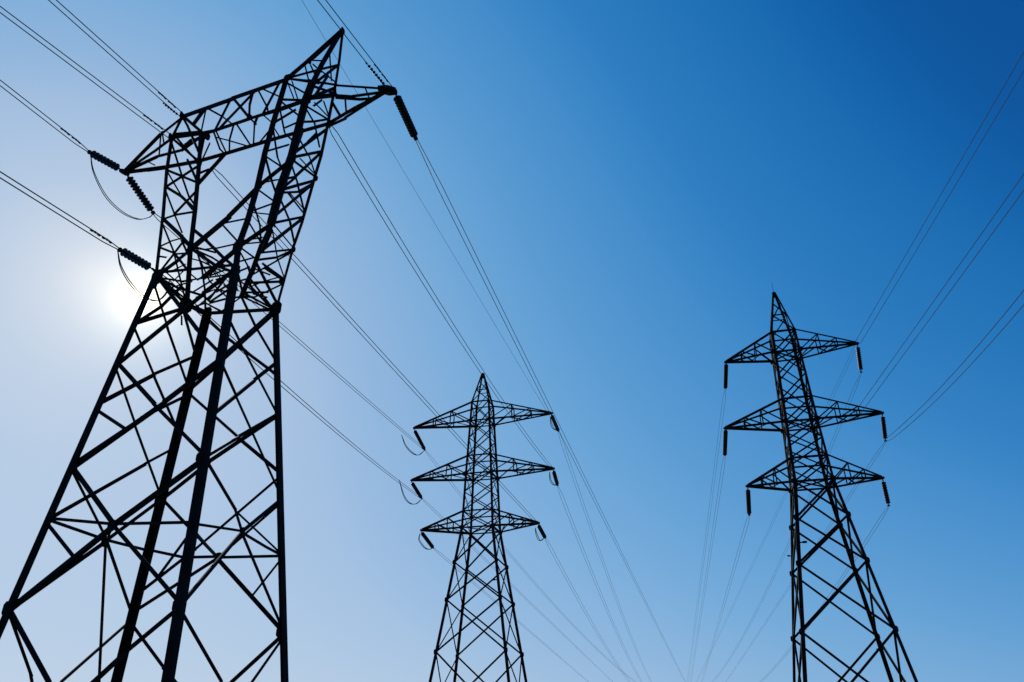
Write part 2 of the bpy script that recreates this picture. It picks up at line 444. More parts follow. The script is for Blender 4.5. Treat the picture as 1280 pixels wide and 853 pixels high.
    ('brace', 0.052, [(-1.492, 0.724, 12.924), (-0.503, 0.394, 12.825), (-0.051, 0.571, 12.723)]),
    ('brace', 0.05, [(-0.761, -1.281, 12.181), (-1.843, 0.34, 12.783)]),
    ('brace', 0.048, [(-0.613, -1.258, 12.507), (-0.229, -1.185, 12.708)]),
    ('brace', 0.054, [(-1.968, 0.811, 14.718), (-1.327, 0.93, 13.58), (-0.641, 1.054, 12.939)]),
    ('brace', 0.052, [(-0.611, 0.151, 13.179), (-0.527, 0.585, 13.616), (-0.138, 0.84, 13.599)]),
    ('brace', 0.05, [(1.413, -1.028, 12.077), (-0.284, 1.085, 13.084)]),
    ('brace', 0.053, [(0.04, 1.089, 13.42), (0.262, 1.165, 12.936), (0.694, 1.237, 12.778)]),
    ('brace', 0.053, [(-0.046, 1.105, 13.161), (0.545, 1.156, 13.327), (1.017, 1.2, 13.398)]),
    ('brace', 0.053, [(0.165, 1.063, 13.815), (0.743, 1.156, 13.515)]),
    ('brace', 0.049, [(0.274, -1.102, 12.913), (-0.203, -0.025, 12.992)]),
    ('brace', 0.049, [(-0.66, -1.133, 13.643), (-0.195, -1.158, 12.929)]),
    ('brace', 0.049, [(-1.712, -0.092, 13.071), (-0.21, -1.205, 12.497)]),
    ('brace', 0.053, [(-1.694, 0.941, 12.677), (-0.729, 0.593, 12.87)]),
    ('brace', 0.074, [(-2.049, -0.898, 16.103), (-1.059, -0.789, 16.749)]),
    ('brace', 0.065, [(-2.286, -0.794, 16.88), (-1.604, -0.845, 16.434), (-0.86, -0.873, 15.955)]),
    ('brace', 0.072, [(-2.042, -0.901, 16.081), (-1.242, -0.959, 15.455), (-0.569, -0.994, 14.797)]),
    ('brace', 0.072, [(-1.264, -1.048, 14.778), (-0.773, -0.909, 15.612)]),
    ('brace', 0.068, [(-2.286, -0.794, 16.88), (-2.19, -0.072, 16.353), (-2.153, 0.412, 16.182)]),
    ('brace', 0.088, [(-2.594, -0.648, 18.297), (-2.464, -0.019, 17.311), (-2.409, 0.406, 16.761), (-2.403, 0.714, 16.639)]),
    ('brace', 0.074, [(-1.614, -0.747, 17.15), (-0.863, -0.871, 15.97)]),
    ('brace', 0.075, [(-2.006, -0.916, 15.963), (-2.117, -0.29, 15.552), (-2.264, 0.315, 15.262)]),
    ('brace', 0.079, [(-1.602, -1.091, 14.633), (-1.241, -1.055, 14.709), (-0.548, -1.003, 14.694)]),
    ('brace', 0.06, [(-1.323, -1.209, 13.527), (-1.021, -1.17, 13.647), (-0.68, -1.127, 13.706)]),
    ('brace', 0.059, [(-1.313, -1.214, 13.484), (-0.773, -1.198, 13.192), (-0.479, -1.198, 12.887), (-0.138, -1.195, 12.495)]),
    ('brace', 0.072, [(-1.558, -1.11, 14.457), (-1.647, -0.367, 13.907), (-1.713, 0.03, 13.48), (-2.022, 0.888, 12.893)]),
    ('brace', 0.076, [(-1.017, -1.311, 12.516), (-0.763, -1.2, 13.161), (-0.579, -1.126, 13.629)]),
    ('brace', 0.081, [(-0.937, -1.3, 12.514), (-1.644, -0.165, 13.775), (-2.259, 0.784, 14.857)]),
    ('brace', 0.058, [(-0.753, -1.203, 13.131), (-2.246, 0.789, 14.75)]),
    ('brace', 0.054, [(-1.226, -1.25, 13.142), (-0.925, -1.234, 13.042)]),
    ('chord', 0.095, [(-5.14, 0.0, 18.302), (-3.48, -0.378, 19.126), (-2.387, -0.63, 19.341)]),
    ('chord', 0.108, [(-5.102, -0.0, 18.291), (-3.627, -0.367, 18.374), (-2.632, -0.63, 18.477)]),
    ('chord', 0.097, [(-5.054, 0.0, 18.243), (-4.027, 0.189, 18.738), (-3.263, 0.441, 19.009), (-2.631, 0.63, 19.706)]),
    ('chord', 0.137, [(-5.069, -0.0, 18.177), (-3.677, 0.37, 18.327), (-2.595, 0.63, 18.476)]),
    ('chord', 0.068, [(-4.984, 0.0, 18.119), (-4.177, 0.128, 18.101), (-3.594, 0.315, 18.191)]),
    ('brace', 0.066, [(-3.447, -0.386, 19.133), (-3.967, 0.209, 18.759)]),
    ('brace', 0.06, [(-4.358, 0.128, 18.578), (-4.144, 0.315, 18.484)]),
    ('brace', 0.064, [(-3.392, -0.398, 19.143), (-3.029, -0.525, 18.436)]),
    ('tipplate', 0.248, [(-5.279, 0.0, 18.305), (-4.909, -0.0, 18.098)]),
    ('chord', 0.17, [(-2.387, -0.63, 19.341), (-0.445, -0.63, 19.485), (1.63, -0.63, 19.621)]),
    ('chord', 0.127, [(-2.632, -0.63, 18.477), (-1.455, -0.619, 18.3), (-0.94, -0.625, 18.239), (0.446, -0.613, 18.365), (1.491, -0.614, 18.354), (2.527, -0.63, 18.433)]),
    ('chord', 0.136, [(-2.631, 0.63, 19.706), (-0.759, 0.63, 19.821), (1.568, 0.63, 19.976), (2.536, 0.63, 20.086)]),
    ('chord', 0.161, [(-2.595, 0.63, 18.476), (-1.546, 0.63, 18.49), (0.35, 0.63, 18.558), (2.501, 0.63, 18.587)]),
    ('chord', 0.137, [(-2.387, -0.63, 19.341), (-2.631, 0.63, 19.706)]),
    ('brace', 0.107, [(-2.632, -0.63, 18.477), (-2.595, 0.63, 18.476)]),
    ('brace', 0.096, [(-2.449, -0.628, 18.45), (-2.588, 0.633, 18.404)]),
    ('brace', 0.094, [(-2.597, -0.63, 18.602), (-1.445, -0.613, 18.37)]),
    ('brace', 0.066, [(-2.762, 0.0, 18.636), (-2.628, 0.126, 19.019), (-2.78, 0.63, 19.563)]),
    ('brace', 0.083, [(-2.753, 0.063, 18.791), (-2.79, 0.63, 19.619)]),
    ('brace', 0.094, [(-2.406, -0.63, 19.273), (-2.098, -0.63, 18.795), (-1.174, -0.737, 17.231)]),
    ('brace', 0.095, [(-2.478, -0.63, 19.019), (-2.554, -0.629, 18.465)]),
    ('brace', 0.113, [(-1.568, -0.63, 19.402), (-2.492, -0.087, 19.498)]),
    ('brace', 0.063, [(-1.457, -0.63, 19.41), (-1.445, -0.613, 18.37)]),
    ('brace', 0.072, [(-1.457, -0.63, 19.41), (-1.459, 0.126, 19.696), (-1.441, 0.63, 19.779)]),
    ('brace', 0.078, [(-0.092, -0.618, 18.316), (-0.476, 0.63, 18.528)]),
    ('brace', 0.093, [(-0.533, -0.63, 19.479), (-0.907, -0.625, 18.242)]),
    ('brace', 0.092, [(-0.407, -0.63, 19.487), (0.426, -0.613, 18.363)]),
    ('brace', 0.071, [(0.416, -0.63, 19.541), (-1.356, 0.252, 19.669), (-2.067, 0.63, 19.741)]),
    ('brace', 0.068, [(0.357, -0.63, 19.538), (0.325, -0.63, 18.988), (0.404, -0.613, 18.361)]),
    ('brace', 0.067, [(0.538, -0.63, 19.549), (1.048, -0.63, 18.616), (1.127, -0.614, 18.358)]),
    ('brace', 0.063, [(0.655, -0.63, 19.557), (0.875, 0.126, 19.8)]),
    ('brace', 0.076, [(1.371, -0.63, 19.604), (0.907, -0.613, 18.36)]),
    ('brace', 0.068, [(0.765, -0.613, 18.362), (0.408, -0.306, 18.373), (-0.35, 0.63, 18.533)]),
    ('brace', 0.067, [(0.432, -0.613, 18.364), (0.534, -0.373, 18.274)]),
    ('brace', 0.061, [(0.918, -0.613, 18.36), (0.856, 0.0, 18.539)]),
    ('brace', 0.069, [(-0.152, 0.63, 18.54), (0.873, 0.0, 18.432)]),
    ('brace', 0.069, [(-0.188, -0.618, 18.307), (-0.91, 0.063, 18.485), (-1.36, 0.63, 18.497)]),
    ('brace', 0.064, [(-1.533, 0.126, 18.796), (-1.149, 0.315, 18.703), (-0.538, 0.63, 18.526)]),
    ('brace', 0.079, [(-0.94, -0.625, 18.239), (-1.412, 0.245, 18.375), (-1.518, 0.63, 18.491)]),
    ('brace', 0.07, [(-0.851, -0.624, 18.247), (-1.456, 0.63, 18.493)]),
    ('brace', 0.065, [(-1.761, 0.126, 18.655), (-2.477, 0.63, 18.478)]),
    ('brace', 0.122, [(-1.511, 0.63, 18.491), (-2.486, 0.678, 17.432)]),
    ('brace', 0.065, [(-2.042, 0.649, 17.989), (-2.537, 0.656, 17.92)]),
    ('brace', 0.094, [(-0.969, -1.321, 12.339), (0.717, -1.292, 10.458), (1.685, -1.255, 9.549)]),
    ('brace', 0.095, [(1.384, -1.004, 12.34), (0.601, -1.186, 11.618), (-1.267, -1.647, 9.632)]),
    ('brace', 0.088, [(-1.267, -1.647, 9.632), (0.185, -1.586, 8.333), (1.978, -1.499, 6.826)]),
    ('brace', 0.107, [(1.691, -1.26, 9.492), (0.451, -1.545, 8.375), (-1.479, -1.971, 6.813)]),
    ('brace', 0.088, [(-1.479, -1.971, 6.813), (0.113, -1.906, 5.358), (2.329, -1.792, 3.559)]),
    ('brace', 0.115, [(1.98, -1.501, 6.806), (0.126, -1.909, 5.322), (-1.718, -2.337, 3.626)]),
    ('brace', 0.071, [(-1.571, -2.112, 5.579), (0.113, -1.906, 5.358), (2.143, -1.637, 5.287)]),
    ('brace', 0.07, [(-1.367, -1.801, 8.296), (-0.404, -1.731, 7.718)]),
    ('brace', 0.064, [(-1.581, -2.127, 5.451), (-0.562, -2.074, 4.63)]),
    ('brace', 0.061, [(1.613, -1.83, 4.134), (2.156, -1.648, 5.166)]),
    ('brace', 0.088, [(2.331, -1.794, 3.543), (1.364, -2.015, 2.691), (0.355, -2.26, 1.659)]),
    ('brace', 0.081, [(-1.721, -2.341, 3.583), (-0.188, -2.281, 2.162), (0.355, -2.26, 1.659)]),
    ('brace', 0.098, [(-1.176, -1.508, 10.85), (-2.018, 0.668, 12.574), (-2.003, 0.893, 12.826)]),
    ('brace', 0.076, [(-1.176, -1.508, 10.85), (-1.413, -0.563, 11.942), (-1.716, 0.244, 13.096)]),
    ('brace', 0.085, [(-1.183, -1.519, 10.749), (-1.491, -0.203, 9.915), (-1.752, 1.317, 8.869)]),
    ('brace', 0.076, [(-1.278, -1.664, 9.492), (-1.315, -0.661, 8.372), (-2.003, 1.479, 6.989)]),
    ('brace', 0.093, [(-1.351, -1.776, 8.515), (-1.768, 0.044, 10.109), (-1.452, 1.124, 11.117)]),
    ('brace', 0.09, [(-1.473, -1.962, 6.893), (-1.563, -0.213, 8.697), (-1.616, 1.229, 9.889)]),
    ('brace', 0.084, [(-1.482, -1.975, 6.773), (-1.783, -0.243, 5.504), (-2.411, 1.742, 3.933)]),
    ('brace', 0.075, [(-1.571, -2.112, 5.58), (-1.765, 0.434, 7.618), (-1.822, 1.363, 8.341)]),
    ('brace', 0.077, [(-1.574, -2.117, 5.543), (-1.953, -0.075, 5.509), (-2.194, 1.602, 5.559)]),
    ('brace', 0.084, [(-1.72, -2.34, 3.597), (-1.947, -0.075, 5.489), (-2.014, 1.486, 6.906)]),
    ('brace', 0.082, [(-1.074, -1.352, 12.209), (-1.53, -0.08, 11.482), (-1.581, 1.207, 10.153)]),
    ('brace', 0.087, [(-1.979, 0.789, 12.602), (-1.452, 1.124, 11.116)]),
    ('brace', 0.076, [(-1.937, -0.073, 5.449), (-2.111, 0.827, 2.417), (-2.604, 1.491, 1.668)]),
    ('brace', 0.078, [(-2.431, 1.756, 3.779), (-2.257, -0.083, 2.272), (-2.5, -0.341, 1.674)]),
    ('brace', 0.09, [(-1.722, -2.344, 3.565), (-2.686, -0.589, 2.417), (-2.5, -0.341, 1.674)]),
    ('brace', 0.08, [(-1.285, 1.016, 12.367), (-0.463, 1.209, 11.58), (1.224, 1.576, 10.269)]),
    ('brace', 0.095, [(1.019, 1.341, 12.247), (-0.752, 1.261, 10.7), (-1.603, 1.221, 9.988)]),
    ('brace', 0.082, [(-1.599, 1.219, 10.014), (0.152, 1.61, 8.546), (1.514, 1.909, 7.46)]),
    ('brace', 0.094, [(1.35, 1.72, 9.051), (-0.629, 1.574, 7.872), (-2.019, 1.49, 6.864)]),
    ('brace', 0.087, [(-2.005, 1.48, 6.974), (-0.096, 1.916, 5.287), (1.933, 2.388, 3.413)]),
    ('brace', 0.09, [(-2.405, 1.739, 3.976), (-0.094, 1.919, 5.267), (1.602, 2.009, 6.615)]),
    ('brace', 0.087, [(-2.345, 1.7, 4.426), (-0.777, 1.799, 5.523), (1.527, 1.924, 7.333)]),
    ('brace', 0.078, [(-2.191, 1.601, 5.579), (-1.082, 1.777, 5.33), (-0.098, 1.914, 5.308)]),
    ('brace', 0.076, [(-0.096, 1.916, 5.287), (1.743, 2.171, 5.245)]),
    ('brace', 0.082, [(-2.435, 1.758, 3.75), (-1.288, 2.032, 2.626), (-0.207, 2.281, 1.645)]),
    ('brace', 0.08, [(1.943, 2.399, 3.32), (0.655, 2.334, 2.264), (-0.207, 2.281, 1.645)]),
    ('brace', 0.082, [(1.561, -1.152, 10.698), (1.492, -0.498, 10.331), (1.349, 1.72, 9.056)]),
    ('brace', 0.079, [(1.705, -1.271, 9.363), (1.618, -0.405, 8.778), (1.575, 1.979, 6.87)]),
    ('brace', 0.09, [(1.865, -1.405, 7.877), (1.265, 0.613, 9.694), (1.186, 1.533, 10.632)]),
    ('brace', 0.089, [(0.61, 0.323, 12.294), (0.985, 0.649, 11.448), (1.178, 1.523, 10.71)]),
    ('brace', 0.081, [(1.693, -1.262, 9.467), (1.009, 1.114, 12.076), (1.014, 1.335, 12.299)]),
    ('brace', 0.074, [(1.98, -1.501, 6.806), (1.298, 0.342, 7.99), (1.345, 1.715, 9.098)]),
    ('brace', 0.087, [(1.983, -1.503, 6.779), (1.643, 0.224, 6.014), (1.762, 0.43, 5.542), (1.929, 2.383, 3.454)]),
    ('brace', 0.077, [(2.33, -1.793, 3.552), (1.768, 0.432, 5.503), (1.595, 2.001, 6.679)]),
    ('brace', 0.068, [(1.646, 0.224, 5.995), (1.739, 2.166, 5.285)]),
    ('brace', 0.078, [(1.768, 0.432, 5.503), (1.795, 1.399, 5.332), (1.742, 2.169, 5.261)]),
    ('brace', 0.062, [(2.147, -1.64, 5.251), (1.762, 0.43, 5.542)]),
    ('brace', 0.069, [(1.752, 2.181, 5.161), (1.566, 1.442, 4.149)]),
    ('brace', 0.076, [(2.34, -1.801, 3.463), (2.124, 0.064, 2.195), (2.404, 0.328, 1.632)]),
    ('brace', 0.084, [(1.948, 2.406, 3.266), (2.251, 0.982, 2.2), (2.404, 0.328, 1.632)]),
    ('brace', 0.064, [(-1.947, -0.075, 5.489), (0.126, -1.909, 5.322)]),
    ('brace', 0.065, [(2.162, -1.652, 5.118), (-0.096, 1.916, 5.287)]),
    ('brace', 0.058, [(-1.897, 0.695, 12.343), (-1.849, 0.729, 12.022)]),
    ('brace', 0.062, [(-1.865, -2.56, 1.679), (2.536, -1.965, 1.639)]),
    ('brace', 0.069, [(2.536, -1.965, 1.639), (2.115, 2.6, 1.626)]),
    ('brace', 0.08, [(2.115, 2.6, 1.626), (-2.715, 1.937, 1.669)]),
    ('brace', 0.073, [(-2.715, 1.937, 1.669), (-1.865, -2.56, 1.679)]),
    ('plate', 0.354, [(-0.967, -1.325, 12.338)]),
    ('plate', 0.22, [(-0.987, -1.353, 12.094)]),
    ('plate', 0.361, [(-1.597, 0.49, 12.566)]),
    ('plate', 0.293, [(-1.275, 1.005, 12.5)]),
    ('plate', 0.36, [(0.981, 1.322, 12.381)]),
    ('plate', 0.309, [(1.28, -0.968, 13.064)]),
    ('plate', 0.209, [(1.474, -0.819, 15.23)]),
    ('plate', 0.222, [(2.522, -0.63, 18.468)]),
    ('plate', 0.233, [(2.497, 0.63, 18.623)]),
    ('plate', 0.204, [(1.625, -0.63, 19.658)]),
    ('plate', 0.188, [(3.004, 0.0, 21.973)]),
    ('plate', 0.21, [(-2.632, -0.63, 18.477)]),
    ('plate', 0.219, [(-2.559, 0.63, 18.466)]),
    ('plate', 0.224, [(-2.47, 0.63, 19.584)]),
    ('plate', 0.213, [(-2.387, -0.63, 19.341)]),
    ('plate', 0.158, [(-0.248, -1.128, 13.28)]),
    ('plate', 0.165, [(1.839, -1.519, 6.813)]),
    ('plate', 0.178, [(0.126, -1.909, 5.322)]),
    ('plate', 0.202, [(-1.942, -0.074, 5.469)]),
    ('plate', 0.192, [(-0.096, 1.916, 5.287)]),
    ('plate', 0.156, [(1.765, 0.431, 5.522)]),
    ('plate', 0.222, [(-1.74, -2.341, 3.614)]),
    ('plate', 0.196, [(2.246, -1.805, 3.551)]),
    ('plate', 0.191, [(-2.45, 1.74, 3.903)]),
    ('plate', 0.182, [(1.806, 2.372, 3.401)]),
    ('plate', 0.157, [(-2.121, 1.47, 6.917)]),
    ('plate', 0.151, [(-1.36, -1.959, 6.782)]),
    ('plate', 0.164, [(2.426, -0.733, 16.07)]),
    ('plate', 0.16, [(2.252, -0.781, 14.936)]),
    ('plate', 0.156, [(2.192, -0.833, 13.717)]),
    ('plate', 0.148, [(1.445, 1.129, 14.275)]),
    ('plate', 0.152, [(2.12, 0.832, 16.623)]),
    ('plate', 0.146, [(1.104, 1.225, 13.28)]),
    ('plate', 0.177, [(0.426, -0.614, 18.361)]),
    ('plate', 0.156, [(2.148, -0.378, 20.474)]),
]

near = thing('lattice_pylon', 'huge near pylon on the left with a forked head and pointed peak, against the sun', 'pylon', T1_BASE, T1_ROT, 'steel lattice pylons')
NAMES = {'leg': 'leg', 'post': 'head_post', 'chord': 'chord', 'brace': 'brace'}
for kind, w, pts in T1_MEMBERS:
    if kind == 'plate':
        c = V(pts[0])
        nrm = V((0, -1, 0)) if c.y < 0 else V((0, 1, 0))
        if abs(c.y) < 0.35 * abs(c.x):
            nrm = V((c.x, c.y, 0))
        plate(near, c + nrm.normalized() * 0.02, w * 0.68, nrm)
    elif kind == 'tipplate':
        a, b = V(pts[0]), V(pts[1])
        bm = bmesh.new()
        t = (b - a).normalized()
        s, u = V((0, 1, 0)), V((0, 0, 1))
        rows = []
        for p, k in ((a, 0.75), (a.lerp(b, 0.55), 1.0), (b, 0.7)):
            rows.append([bm.verts.new(p + s * (x * w * 0.42 * k) + u * (y * w * 0.42 * k)) for x, y in ((-1, -0.6), (-0.6, -1), (0.6, -1), (1, -0.6), (1, 0.6), (0.6, 1), (-0.6, 1), (-1, 0.6))])
        for ra, rb in zip(rows[:-1], rows[1:]):
            for k in range(8):
                bm.faces.new((ra[k], ra[(k + 1) % 8], rb[(k + 1) % 8], rb[k]))
        bm.faces.new(rows[0][::-1])
        bm.faces.new(rows[-1])
        link_mesh('arm_tip', bm, STEEL, near)
    else:
        o = member(NAMES[kind], near, pts, w, corner=kind in ('leg', 'post'))
        if kind == 'leg':
            footing(near, pts[-1], 0.55)

# ------------------------------------------------------------ double-circuit pylons
MIDDLE = {'base': (-2.64, 59.942, 0.0), 'rot': -0.2291, 'apex': 28.498, 'levels': [(25.629, 0.781), (23.867, 0.845), (22.284, 0.924), (20.702, 1.003), (19.128, 1.106), (17.558, 1.181), (15.987, 1.257), (14.645, 1.291), (11.88, 1.694), (9.06, 2.106), (5.39, 2.641), (0.0, 3.428)], 'arms': [((6.269, 23.953), (6.116, 24.127)), ((6.244, 19.197), (6.105, 19.258)), ((5.147, 14.887), (4.733, 14.872))]}
RIGHT_P = {'base': (21.47, 51.721, 0.0), 'rot': -0.2324, 'apex': 31.801, 'levels': [(27.934, 0.883), (26.155, 0.971), (24.181, 1.033), (22.208, 1.094), (20.397, 1.114), (18.983, 1.198), (17.57, 1.282), (15.831, 1.312), (13.21, 1.686), (10.08, 2.134), (5.8, 2.746), (0.0, 3.576)], 'arms': [((4.584, 26.089), (5.282, 26.52)), ((5.366, 20.612), (5.794, 20.751)), ((4.415, 16.028), (4.764, 15.951))]}

def double_pylon(spec, label, w, rod=False, brackets=()):
    t = thing('lattice_pylon', label, 'pylon', spec['base'], spec['rot'], 'steel lattice pylons')
    lv = [V((0, l[1], l[0])) for l in spec['levels']]        # y: half width, z: height
    def corner(i, sx, sy):
        return V((sx * lv[i].y, sy * lv[i].y, lv[i].z))
    apex = spec['apex']
    corners = ((-1, -1), (-1, 1), (1, 1), (1, -1))
    for sx, sy in corners:
        top = V((sx * 0.09, sy * 0.09, apex))
        member('leg', t, [corner(len(lv) - 1, sx, sy), corner(7, sx, sy)], w['leg'], True)
        member('leg', t, [corner(7, sx, sy), corner(4, sx, sy), corner(0, sx, sy)], w['leg'] * 0.85, True)
        member('peak_leg', t, [corner(0, sx, sy), top], w['leg'] * 0.62, True)
        footing(t, corner(len(lv) - 1, sx, sy), 0.5)
    for i in range(len(lv) - 1):                              # crossed braces, panel by panel, face by face
        bw = w['brace'] * (1.0 if i >= 7 else 0.72)
        for k in range(4):
            c0, c1 = corners[k], corners[(k + 1) % 4]
            out = V((c0[0] + c1[0], c0[1] + c1[1], 0))
            sh = out.normalized() * 0.02
            member('brace', t, [corner(i, *c0) + sh, corner(i + 1, *c1) + sh], bw, out=out)
            member('brace', t, [corner(i, *c1) - sh, corner(i + 1, *c0) - sh], bw, out=out)
    for i in (0, 1, 3, 4, 6, 7):                              # horizontal rings at the arms
        for k in range(4):
            c0, c1 = corners[k], corners[(k + 1) % 4]
            out = V((c0[0] + c1[0], c0[1] + c1[1], 0))
            member('ring_bar', t, [corner(i, *c0), corner(i, *c1)], w['brace'] * 0.95, out=out)
    for i in (1, 4, 7):                                       # plan bracing
        member('brace', t, [corner(i, -1, -1), corner(i, 1, 1)], w['brace'] * 0.7, out=V((0, 0, -1)))
        member('brace', t, [corner(i, -1, 1), corner(i, 1, -1)], w['brace'] * 0.7, out=V((0, 0, -1)))
    for f in (0.42, 0.72):                                    # small ring and braces in the peak
        pr = [corner(0, *c).lerp(V((0, 0, apex)), f) for c in corners]
        for k in range(4):
            if f < 0.5:
                member('brace', t, [pr[k], pr[(k + 1) % 4]], w['brace'] * 0.6)
            lo = corner(0, *corners[k]) if f < 0.5 else corner(0, *corners[k]).lerp(V((0, 0, apex)), 0.42)
            member('brace', t, [lo, pr[(k + 1) % 4]], w['brace'] * 0.6)
    cap = bmesh.new()
    lathe(cap, [(0.16, apex - 0.35), (0.17, apex + 0.02), (0.1, apex + 0.1)], 8)
    link_mesh('peak_cap', cap, STEEL, t)
    for ends_lr, (it, ib) in zip(spec['arms'], ((0, 1), (3, 4), (6, 7))):
        for sx, (length, zt) in zip((-1, 1), ends_lr):
            tip = V((sx * length, 0, zt))
            ends = {}
            for sy in (-1, 1):
                for lev, i in (('t', it), ('b', ib)):
                    a = corner(i, sx, sy)
                    b = tip + V((0, sy * 0.07, 0.1 if lev == 't' else 0.0))
                    ends[lev, sy] = (a, b)
                    member('chord', t, [a, b], w['chord'] * (1.0 if lev == 'b' else 0.85), out=V((0, sy, 0.4 if lev == 't' else -0.4)))
            P = lambda lev, sy, f: ends[lev, sy][0].lerp(ends[lev, sy][1], f)
            for sy in (-1, 1):                                # side faces: posts and diagonals
                for f0, f1 in ((0.0, 0.36), (0.36, 0.66)):
                    member('web_bar', t, [P('t', sy, f1), P('b', sy, f1)], w['web'], out=V((0, sy, 0)))
                    member('web_bar', t, [P('b', sy, f0), P('t', sy, f1)], w['web'], out=V((0, sy, 0)))
            s = 1
            for f0, f1 in ((0.02, 0.27), (0.27, 0.5), (0.5, 0.72)):   # zigzag in the bottom face
                member('web_bar', t, [P('b', s, f0), P('b', -s, f1)], w['web'], out=V((0, 0, -1)))
                s = -s
            member('web_bar', t, [P('t', -1, 0.36), P('t', 1, 0.36)], w['web'], out=V((0, 0, 1)))
            bm = bmesh.new()
            r_, l_ = w['chord'] * 0.55, w['chord'] * 2.2
            rows = []
            for q, k in ((-l_, 0.5), (0, 1), (w['chord'] * 0.8, 0.75)):
                rows.append([bm.verts.new(tip + V((sx * q, y * r_ * k, 0.03 + z * r_ * k))) for y, z in ((-1, -0.6), (-0.6, -1), (0.6, -1), (1, -0.6), (1, 0.6), (0.6, 1), (-0.6, 1), (-1, 0.6))])
            for ra, rb in zip(rows[:-1], rows[1:]):
                for k in range(8):
                    bm.faces.new((ra[k], ra[(k + 1) % 8], rb[(k + 1) % 8], rb[k]))
            bm.faces.new(rows[0][::-1])
            bm.faces.new(rows[-1])
            link_mesh('arm_tip', bm, STEEL, t)
    for i in (1, 4, 7, 8, 9, 10):
        for sx, sy in corners:
            plate(t, corner(i, sx, sy) + V((0, sy * 0.03, 0)), w['leg'] * 0.62, (0, sy, 0))
    if rod:
        bm = bmesh.new()
        tube(bm, [(0, 0, apex), (0, 0, apex + 1.05)], 0.014, 6)
        link_mesh('lightning_rod', bm, STEEL, t)
    for z, sx, sy, d in brackets:
        i = next(k for k in range(7, len(lv) - 1) if lv[k].z >= z >= lv[k + 1].z)
        f = (lv[i].z - z) / (lv[i].z - lv[i + 1].z)
        p = corner(i, sx, sy).lerp(corner(i + 1, sx, sy), f)
        bm = bmesh.new()
        angle_iron(bm, p, p + V((d, 0, 0.03)), 0.09, (0, 0, 1), False)
        angle_iron(bm, p + V((d * 0.55, 0, 0.05)), p + V((d, 0, 0.05)), 0.16, (0, 0, 1), False)
        link_mesh('step_bracket', bm, STEEL, t)
    return t

double_pylon(MIDDLE, 'smaller middle pylon with three pairs of arms, standing nearly upright', dict(leg=0.30, brace=0.115, chord=0.16, web=0.085), brackets=((10.4, 1, -1, -0.45),))
double_pylon(RIGHT_P, 'right pylon with three pairs of arms and a thin rod on its peak', dict(leg=0.33, brace=0.15, chord=0.17, web=0.09), rod=True, brackets=((11.5, -1, -1, 0.62), (11.3, -1, 1, -0.3), (5.0, 1, 1, -0.35)))

